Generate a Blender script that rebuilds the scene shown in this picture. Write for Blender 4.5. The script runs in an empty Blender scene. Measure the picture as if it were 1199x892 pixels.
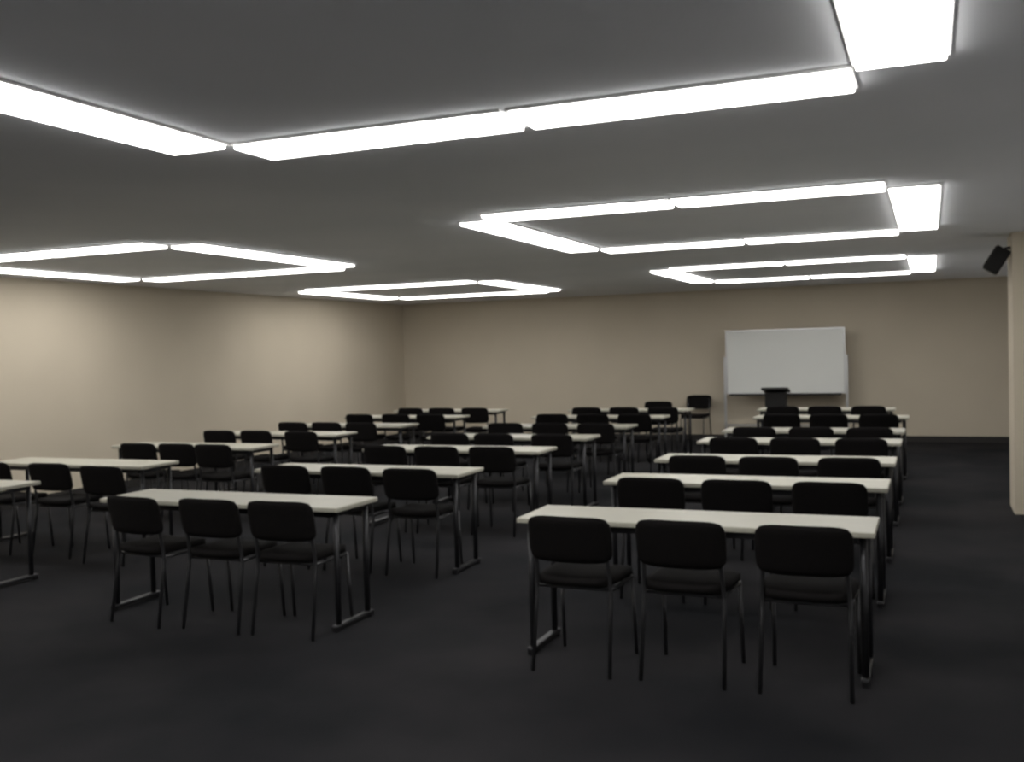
import bpy, bmesh, math, random
from mathutils import Vector, Matrix
random.seed(7)
S = bpy.context.scene
COL = S.collection
PI = math.pi

# ------------------------------------------------------------------ materials
def mat(name, color, rough=0.6, metal=0.0, spec=0.5, noise=None, bump=None):
    """noise=(scale, other colour, detail)  bump=(scale, strength)"""
    m = bpy.data.materials.new(name); m.use_nodes = True
    nt = m.node_tree; b = nt.nodes['Principled BSDF']
    b.inputs['Base Color'].default_value = (*color, 1)
    b.inputs['Roughness'].default_value = rough
    b.inputs['Metallic'].default_value = metal
    b.inputs['Specular IOR Level'].default_value = spec
    tc = nt.nodes.new('ShaderNodeTexCoord')
    if noise:
        n = nt.nodes.new('ShaderNodeTexNoise'); n.inputs['Scale'].default_value = noise[0]
        n.inputs['Detail'].default_value = noise[2]
        nt.links.new(tc.outputs['Object'], n.inputs['Vector'])
        r = nt.nodes.new('ShaderNodeValToRGB')
        r.color_ramp.elements[0].position = 0.32; r.color_ramp.elements[1].position = 0.68
        r.color_ramp.elements[0].color = (*color, 1); r.color_ramp.elements[1].color = (*noise[1], 1)
        nt.links.new(n.outputs['Fac'], r.inputs['Fac'])
        nt.links.new(r.outputs['Color'], b.inputs['Base Color'])
    if bump:
        n2 = nt.nodes.new('ShaderNodeTexNoise'); n2.inputs['Scale'].default_value = bump[0]
        n2.inputs['Detail'].default_value = 3
        nt.links.new(tc.outputs['Object'], n2.inputs['Vector'])
        bp = nt.nodes.new('ShaderNodeBump'); bp.inputs['Strength'].default_value = bump[1]
        bp.inputs['Distance'].default_value = 0.01
        nt.links.new(n2.outputs['Fac'], bp.inputs['Height'])
        nt.links.new(bp.outputs['Normal'], b.inputs['Normal'])
    return m

M = dict(
    carpet=mat('carpet', (0.0065, 0.0075, 0.0095), 0.95, spec=0.10, noise=(0.75, (0.0245, 0.0235, 0.0255), 4), bump=(220, 0.5)),
    wall=mat('beige_paint', (0.53, 0.47, 0.37), 0.85, spec=0.2, noise=(0.8, (0.57, 0.505, 0.40), 2), bump=(90, 0.08)),
    farwall=mat('beige_paint_far', (0.53, 0.47, 0.37), 0.85, spec=0.2, noise=(0.8, (0.57, 0.505, 0.40), 2), bump=(90, 0.08)),
    ceil=mat('ceiling_paint', (0.80, 0.82, 0.85), 0.9, spec=0.1, noise=(0.7, (0.86, 0.87, 0.90), 4), bump=(60, 0.1)),
    white=mat('bounce_white_paint', (0.86, 0.86, 0.87), 0.8, spec=0.2, noise=(0.8, (0.88, 0.88, 0.89), 2), bump=(90, 0.08)),  # invented white for the unseen walls, bounces light onto the near ceiling
    base=mat('black_vinyl', (0.018, 0.016, 0.015), 0.6),
    top=mat('cream_laminate', (0.39, 0.378, 0.315), 0.4, spec=0.35, noise=(3.0, (0.43, 0.416, 0.345), 2)),
    edge=mat('cream_edging', (0.62, 0.60, 0.51), 0.5),
    steel=mat('dark_grey_steel', (0.04, 0.04, 0.043), 0.38, metal=0.7),
    chairsteel=mat('grey_chair_steel', (0.07, 0.07, 0.073), 0.35, metal=0.8),
    black=mat('black_upholstery', (0.0045, 0.004, 0.004), 0.85, spec=0.12, noise=(60, (0.006, 0.005, 0.005), 2)),
    plastic=mat('black_plastic', (0.008, 0.0075, 0.007), 0.6, spec=0.25),
    board=mat('whiteboard_enamel', (0.70, 0.71, 0.68), 0.25, spec=0.4),
    alu=mat('aluminium', (0.55, 0.55, 0.55), 0.35, metal=0.9),
    frame=mat('fixture_white_enamel', (0.75, 0.75, 0.74), 0.5),
)
EMIT = 9.6
def emission(name, color, strength):
    m = bpy.data.materials.new(name); m.use_nodes = True
    nt = m.node_tree; nt.nodes.clear()
    o = nt.nodes.new('ShaderNodeOutputMaterial'); e = nt.nodes.new('ShaderNodeEmission')
    e.inputs['Color'].default_value = (*color, 1); e.inputs['Strength'].default_value = strength
    nt.links.new(e.outputs[0], o.inputs['Surface'])
    return m
M['lamp'] = emission('fluorescent_diffuser', (1.0, 0.98, 0.95), EMIT)

# ------------------------------------------------------------------ mesh helpers
def add_box(bm, x0, x1, y0, y1, z0, z1, bev=0.0):
    v = [bm.verts.new((x, y, z)) for z in (z0, z1) for y in (y0, y1) for x in (x0, x1)]
    fs = [bm.faces.new([v[i] for i in q]) for q in
          ((0, 2, 3, 1), (4, 5, 7, 6), (0, 1, 5, 4), (2, 6, 7, 3), (0, 4, 6, 2), (1, 3, 7, 5))]
    if bev:
        es = list({e for f in fs for e in f.edges})
        bmesh.ops.bevel(bm, geom=es, offset=bev, segments=2, affect='EDGES', profile=0.5)

def fillet(pts, r, n=5):
    pts = [Vector(p) for p in pts]; out = [pts[0]]
    for a, b, c in zip(pts, pts[1:], pts[2:]):
        d1 = (a - b); d2 = (c - b); k = min(r, d1.length * .45, d2.length * .45)
        p = b + d1.normalized() * k; q = b + d2.normalized() * k
        for i in range(n + 1):
            t = i / n; out.append(p * (1 - t) ** 2 + b * 2 * t * (1 - t) + q * t * t)
    return out + [pts[-1]]

def add_tube(bm, pts, r, n=8, fil=0.0):
    P = fillet(pts, fil) if fil else [Vector(p) for p in pts]
    rings = []; ref = Vector((1, 0, 0))
    for i, p in enumerate(P):
        t = (P[min(i + 1, len(P) - 1)] - P[max(i - 1, 0)]).normalized()
        if abs(t.dot(ref)) > .95: ref = Vector((0, 1, 0)) if abs(t.y) < .9 else Vector((0, 0, 1))
        u = (ref - t * ref.dot(t)).normalized(); w = t.cross(u)
        rings.append([bm.verts.new(p + (u * math.cos(a) + w * math.sin(a)) * r)
                      for a in (2 * PI * k / n for k in range(n))])
    for A, B in zip(rings, rings[1:]):
        for k in range(n):
            bm.faces.new((A[k], A[(k + 1) % n], B[(k + 1) % n], B[k]))
    bm.faces.new(rings[0][::-1]); bm.faces.new(rings[-1])

def add_slab(bm, fn, nx=14, ny=10, k=0.55):
    """closed rounded slab; fn(u,v,side)->xyz, u,v in [-1,1] with rounded corners"""
    g = {}
    for s in (0, 1):
        for i in range(nx + 1):
            for j in range(ny + 1):
                a = -1 + 2 * i / nx; b = -1 + 2 * j / ny
                u = a * math.sqrt(1 - k * abs(b) ** 6 * .5); v = b * math.sqrt(1 - k * abs(a) ** 6 * .5)
                g[s, i, j] = bm.verts.new(fn(u, v, s))
    for i in range(nx):
        for j in range(ny):
            bm.faces.new((g[1, i, j], g[1, i + 1, j], g[1, i + 1, j + 1], g[1, i, j + 1]))
            bm.faces.new((g[0, i, j + 1], g[0, i + 1, j + 1], g[0, i + 1, j], g[0, i, j]))
    border = [(i, 0) for i in range(nx)] + [(nx, j) for j in range(ny)] + \
             [(i, ny) for i in range(nx, 0, -1)] + [(0, j) for j in range(ny, 0, -1)]
    for p, q in zip(border, border[1:] + border[:1]):
        bm.faces.new((g[0, p[0], p[1]], g[0, q[0], q[1]], g[1, q[0], q[1]], g[1, p[0], p[1]]))

def obj(name, bm, m, parent=None, smooth=False):
    bmesh.ops.recalc_face_normals(bm, faces=bm.faces)
    me = bpy.data.meshes.new(name); bm.to_mesh(me); bm.free()
    if smooth:
        for p in me.polygons: p.use_smooth = True
    me.materials.append(m)
    o = bpy.data.objects.new(name, me); COL.objects.link(o)
    if parent: o.parent = parent
    return o

def box_obj(name, m, parent, *a, bev=0.0):
    bm = bmesh.new(); add_box(bm, *a, bev=bev); return obj(name, bm, m, parent)
def tube_obj(name, m, parent, pts, r, fil=0.0, n=8):
    bm = bmesh.new(); add_tube(bm, pts, r, n, fil); return obj(name, bm, m, parent, True)

def thing(name, label, cat, loc=(0, 0, 0), rz=0.0, group=None):
    o = bpy.data.objects.new(name, None); COL.objects.link(o)
    o.empty_display_size = .1
    o.location = loc; o.rotation_euler = (0, 0, rz)
    o['label'] = label; o['category'] = cat
    if group: o['group'] = group
    return o

def dup(root, loc, rz, label, group=None):
    r = root.copy(); COL.objects.link(r); r.location = loc; r.rotation_euler = (0, 0, rz); r['label'] = label
    if group: r['group'] = group
    for ch in list(root.children):
        c = ch.copy(); COL.objects.link(c); c.parent = r
        for g in list(ch.children):
            d = g.copy(); COL.objects.link(d); d.parent = c
    return r

def struct(name, m, *a):
    o = box_obj(name, m, None, *a); o['kind'] = 'structure'; return o

# ------------------------------------------------------------------ room (camera stands at x=0, y=0)
XL, XR, YB, YF, H = -9.6, 1.9, -1.7, 17.6, 2.61
struct('floor', M['carpet'], XL - .2, XR + .2, YB - .2, YF + .2, -.15, 0)
struct('ceiling', M['ceil'], XL - .2, XR + .2, YB - .2, YF + .2, H, H + .15)
struct('wall_left', M['wall'], XL - .2, XL, YB, YF, 0, H)
struct('wall_far', M['farwall'], XL - .2, XR + .2, YF, YF + .2, 0, H)
struct('wall_right', M['white'], XR, XR + .2, YB, YF, 0, H)  # out of view; set close and white to bounce light
struct('wall_back', M['white'], XL - .2, XR + .2, YB - .2, YB, 0, H)  # unseen behind the camera; drawn in and whitened as a light bounce
struct('wall_pillar', M['wall'], .70, XR, 10.4, 11.0, 0, H)          # jutting return at the right edge of the view
struct('baseboard_far', M['base'], XL + .012, XR, YF - .012, YF, 0, .10)
struct('baseboard_left', M['base'], XL, XL + .012, YB, YF - .012, 0, .10)

# ------------------------------------------------------------------ ceiling light squares
PW = .32
def make_panel(length, label):
    t = thing('ceiling_light', label, 'ceiling light', group='fluorescent ceiling panels')
    hl, hw, d, b = length / 2, PW / 2, .012, .012
    bm = bmesh.new()                                       # shallow tray rim
    for q in ((-hl, hl, -hw, -hw + b), (-hl, hl, hw - b, hw), (-hl, -hl + b, -hw + b, hw - b), (hl - b, hl, -hw + b, hw - b)):
        add_box(bm, *q, -d, 0)
    obj('frame', bm, M['frame'], t)
    bm = bmesh.new(); add_box(bm, -hl + b, hl - b, -hw + b, hw - b, -.030, -.002, .006)   # wrap-around diffuser hangs below its rim
    obj('diffuser', bm, M['lamp'], t)
    return t
PROTO = {}
def place_panel(cx, cy, length, rz, label):
    key = round(length, 3)
    if key not in PROTO:
        t = PROTO[key] = make_panel(length, label); t.location = (cx, cy, H); t.rotation_euler = (0, 0, rz)
    else:
        dup(PROTO[key], (cx, cy, H), rz, label)
RINGS = [('right-hand', -3.27, .075), ('left-hand', -8.94, -5.68)]
DEPTHS = [('nearest', .55, 4.13), ('middle', 6.57, 9.72), ('farthest', 12.16, 15.31)]
G = .025
for cname, X0, X1 in RINGS:
    for dname, Y0, Y1 in DEPTHS:
        if (cname, dname) == ('left-hand', 'farthest'): X0, X1, Y0, Y1 = X0 + .25, X1 + .25, Y0 + .22, Y1 + .22
        where = 'the %s %s light square' % (dname, cname)
        lx = (X1 - X0 - 2 * PW - G) / 2; ly = (Y1 - Y0 - 2 * PW - G) / 2
        xs = [('left', X0 + PW + lx / 2), ('right', X1 - PW - lx / 2)]
        ys = [('near', Y0 + PW + ly / 2), ('far', Y1 - PW - ly / 2)]
        for side, y in (('near', Y0 + PW / 2), ('far', Y1 - PW / 2)):
            for h, x in xs:
                place_panel(x, y, lx, 0, 'lit ceiling panel, %s half of the %s side of %s' % (h, side, where))
        for side, x in (('left', X0 + PW / 2), ('right', X1 - PW / 2)):
            for h, y in ys:
                place_panel(x, y, ly, PI / 2, 'lit ceiling panel, %s half of the %s side of %s' % (h, side, where))

# ------------------------------------------------------------------ tables
TL, TD, TH = 1.80, .47, .74
def make_table(label, loc, group):
    t = thing('training_table', label, 'table', loc, 0, group)
    bm = bmesh.new(); add_box(bm, -TL / 2, TL / 2, -TD / 2, TD / 2, TH - .028, TH, .006)
    obj('tabletop', bm, M['top'], t)
    bm = bmesh.new()
    for y in (-.165, .165): add_box(bm, -TL / 2 + .08, TL / 2 - .08, y - .012, y + .012, TH - .068, TH - .028)
    obj('apron_rail', bm, M['steel'], t)
    for sx in (-1, 1):
        x = sx * (TL / 2 - .055)
        for y in (-.165, .165):
            tube_obj('leg', M['steel'], t, [(x, y, .035), (x, y, TH - .028)], .0175, n=10)
        bm = bmesh.new()
        add_box(bm, x - .02, x + .02, -.215, .215, .012, .042, .008)
        for y in (-.195, .195): add_box(bm, x - .016, x + .016, y - .016, y + .016, 0, .014)
        obj('foot', bm, M['steel'], t)
        tube_obj('leg_brace', M['steel'], t, [(x, -.165, TH - .05), (x, .165, TH - .05)], .012)
    return t

# ------------------------------------------------------------------ chairs (facing +y)
def make_chair(label, loc, rz, group):
    t = thing('stacking_chair', label, 'chair', loc, rz, group)
    def seat(u, v, s):
        e = max(abs(u), abs(v)); th = .055 * (1 - .55 * max(0, e - .8) / .2)
        z = .462 - .010 * (1 - u * u) - .018 * max(0, v - .55) ** 2 * 4 + .012 * max(0, -v - .6)
        return (u * .215 * (1 + .03 * v), v * .215 + .005, z + (th / 2 if s else -th / 2))
    bm = bmesh.new(); add_slab(bm, seat); obj('seat', bm, M['black'], t, True)
    def back(u, v, s):
        e = max(abs(u), abs(v)); th = .030 * (1 - .5 * max(0, e - .8) / .2)
        z = .678 + v * .119
        y = -.205 - .045 * v * .55 - .028 * (1 - u * u)
        return (u * .220, y + (-th / 2 if s else th / 2), z)
    bm = bmesh.new(); add_slab(bm, back, 16, 10, .42); obj('backrest', bm, M['black'], t, True)
    for sx in (-1, 1):
        tube_obj('leg', M['chairsteel'], t, [(sx * .205, -.235, 0), (sx * .198, -.165, .425), (sx * .190, -.185, .56), (sx * .185, -.222, .745)], .0105, fil=.07)
        tube_obj('leg', M['chairsteel'], t, [(sx * .205, .215, 0), (sx * .200, .180, .425)], .0105)
    bm = bmesh.new()
    for sx in (-1, 1): add_tube(bm, [(sx * .199, -.165, .423), (sx * .200, .180, .423)], .0095)
    for y in (-.150, .165): add_tube(bm, [(-.199, y, .421), (.199, y, .421)], .009)
    obj('seat_frame', bm, M['chairsteel'], t, True)
    return t

ORD = ['front', 'second', 'third', 'fourth', 'fifth', 'sixth', 'rearmost']
BLOCKS = [                                   # table x per row, table y per row, chair offsets (dx, pulled out by) per row
    ('right-hand column', [-1.15] * 6 + [-1.35], [5.18, 6.72, 8.08, 9.66, 10.9, 12.9, 14.5],
     [[(-.53, .04), (.03, .04), (.60, .04)]] + [[(-.53, 0), (.02, 0), (.58, 0)]] * 6),
    ('middle column', [-4.10] * 7, [5.24, 6.86, 8.52, 9.85, 11.3, 12.9, 14.4],
     [[(-.43, .05), (.11, .0), (.60, .0)], [(-.52, -.02), (.02, -.02), (.57, -.02)], [(-.56, 0), (-.03, 0), (.50, 0)],
      [(-.56, 0), (-.06, 0), (.58, 0)]] + [[(-.55, 0), (.02, 0), (.58, 0)]] * 3),
    ('left-hand column', [-7.12, -7.05, -7.12, -7.12, -7.0, -7.0, -7.0], [5.42, 6.86, 8.45, 9.98, 11.3, 12.85, 14.3],
     [[], [(-.42, .18), (.22, .18), (.90, .27)], [(-.36, .05), (.12, .05), (.60, .05)], [(-.60, 0), (-.09, 0), (.55, 0)],
      [(-.60, 0), (-.10, 0), (.42, 0)], [(-.55, 0), (.02, 0), (.58, 0)], [(-.5, 0), (.02, 0), (.58, 0)]]),
]
table0 = chair0 = None
for bname, bx, by, offs in BLOCKS:
    for r in range(7):
        x, y = bx[r], by[r]
        which = ORD[r] if r in (0, 6) else ORD[r] + ' from the front'
        lab = 'cream-topped table on thin dark legs, %s in the %s' % (which, bname)
        grp = 'cream training tables in rows'
        if table0 is None: table0 = make_table(lab, (x, y, 0), grp)
        else: dup(table0, (x, y, 0), 0, lab, grp)
        for i, ((dx, out), nm) in enumerate(zip(offs[r], ('left', 'middle', 'right'))):
            lab = 'black low-backed chair, %s one of three at the %s table of the %s' % (nm, ORD[r], bname)
            cx = x + dx; cy = y - TD / 2 + .07 - out + random.uniform(-.025, .025)
            rz = random.uniform(-.04, .04)
            if bname == 'middle column' and r == 0: rz = (-.10, -.02, .03)[i]
            if chair0 is None: chair0 = make_chair(lab, (cx, cy, 0), rz, 'black chairs tucked in at the tables')
            else: dup(chair0, (cx, cy, 0), rz, lab, 'black chairs tucked in at the tables')
dup(chair0, (-3.98, 15.75, 0), .05, 'lone black chair standing behind the rearmost table of the middle column', 'black chairs without a table')
dup(chair0, (-3.75, 17.2, 0), PI - .1, 'lone black chair against the far wall left of the whiteboard', 'black chairs without a table')

# ------------------------------------------------------------------ mobile whiteboard
wb = thing('mobile_whiteboard', 'wide white board on a thin metal stand before the far wall', 'whiteboard', (-2.25, 17.22, 0))
bm = bmesh.new(); add_box(bm, -.94, .94, -.012, .012, .84, 1.87); obj('board', bm, M['board'], wb)
bm = bmesh.new()
for q in ((-.965, .965, .815, .84), (-.965, .965, 1.87, 1.895)): add_box(bm, q[0], q[1], -.02, .02, q[2], q[3])
for q in ((-.965, -.94), (.94, .965)): add_box(bm, q[0], q[1], -.02, .02, .84, 1.87)
obj('board_frame', bm, M['alu'], wb)
box_obj('pen_tray', M['plastic'], wb, -.9, .9, -.10, -.02, .795, .822, bev=.006)
for sx in (-1, 1):
    x = sx * .985
    bm = bmesh.new(); add_box(bm, x - .019, x + .019, -.02, .02, .06, 1.45); p = obj('upright', bm, M['alu'], wb)
    f = box_obj('foot', M['alu'], wb, x - .025, x + .025, -.27, .27, .05, .085, bev=.008)
    for y in (-.24, .24):
        bm = bmesh.new(); add_tube(bm, [(x - .014, y, .025), (x + .014, y, .025)], .025, 14); obj('caster', bm, M['plastic'], f, True)
box_obj('stretcher', M['alu'], wb, -.966, .966, -.012, .012, .28, .31)

# ------------------------------------------------------------------ lectern in front of the board
lc = thing('lectern', 'narrow dark lectern standing in front of the whiteboard', 'lectern', (-2.24, 16.1, 0))
box_obj('base', M['plastic'], lc, -.20, .20, -.18, .18, 0, .05, bev=.01)
box_obj('column', M['plastic'], lc, -.155, .155, -.12, .12, .05, .90, bev=.01)
bm = bmesh.new(); add_box(bm, -.20, .20, -.18, .18, -.02, .02, .006)
d = obj('reading_desk', bm, M['plastic'], lc); d.location = (0, 0, .93); d.rotation_euler = (-.16, 0, 0)

# ------------------------------------------------------------------ speaker at the top of the pillar
sp = thing('wall_speaker', 'small black speaker on a bracket high on the right-hand pillar', 'speaker', (.70, 10.55, 2.42))
tube_obj('bracket', M['steel'], sp, [(0, 0, .06), (-.05, 0, .06), (-.10, 0, 0)], .012, fil=.02)
bm = bmesh.new(); add_box(bm, -.07, .07, -.09, .09, -.12, .12, .012)
b = obj('cabinet', bm, M['plastic'], sp); b.location = (-.118, 0, -.05); b.rotation_euler = (0, math.radians(32), 0)
bm = bmesh.new(); add_box(bm, -.078, -.068, -.075, .075, -.105, .105, .003)
obj('grille', bm, M['black'], b)

# ------------------------------------------------------------------ camera
FPX, W, HH = 1183.0, 1199.0, 892.0
a = Vector((1090 - W / 2, 400 - HH / 2, FPX)).normalized()           # depth axis seen by the camera (x right, y down, z forward)
n = a.cross(Vector((1, -.0254, 0))).normalized()
if n.y > 0: n = -n
xw = a.cross(n)
R = Matrix((xw, a, n))                                                # world = R @ camera vector
cam = bpy.data.cameras.new('camera'); co = bpy.data.objects.new('camera', cam); COL.objects.link(co)
rot = Matrix((R @ Vector((1, 0, 0)), -(R @ Vector((0, 1, 0))), -(R @ Vector((0, 0, 1))))).transposed()
co.matrix_world = Matrix.Translation((0, 0, 1.62)) @ rot.to_4x4()
cam.sensor_fit = 'HORIZONTAL'; cam.sensor_width = 36; cam.lens = 36 * FPX / W
cam.clip_start = .05; cam.clip_end = 100
S.camera = co
cam.dof.use_dof = True; cam.dof.focus_distance = .6; cam.dof.aperture_fstop = 24     # soft focus of the phone camera

w = bpy.data.worlds.new('world'); S.world = w; w.use_nodes = True
w.node_tree.nodes['Background'].inputs['Color'].default_value = (.02, .02, .02, 1)
w.node_tree.nodes['Background'].inputs['Strength'].default_value = .1
vs = S.view_settings
vs.view_transform = 'Standard'; vs.look = 'None'; vs.gamma = 1; vs.use_curve_mapping = False
vs.exposure = 0.0
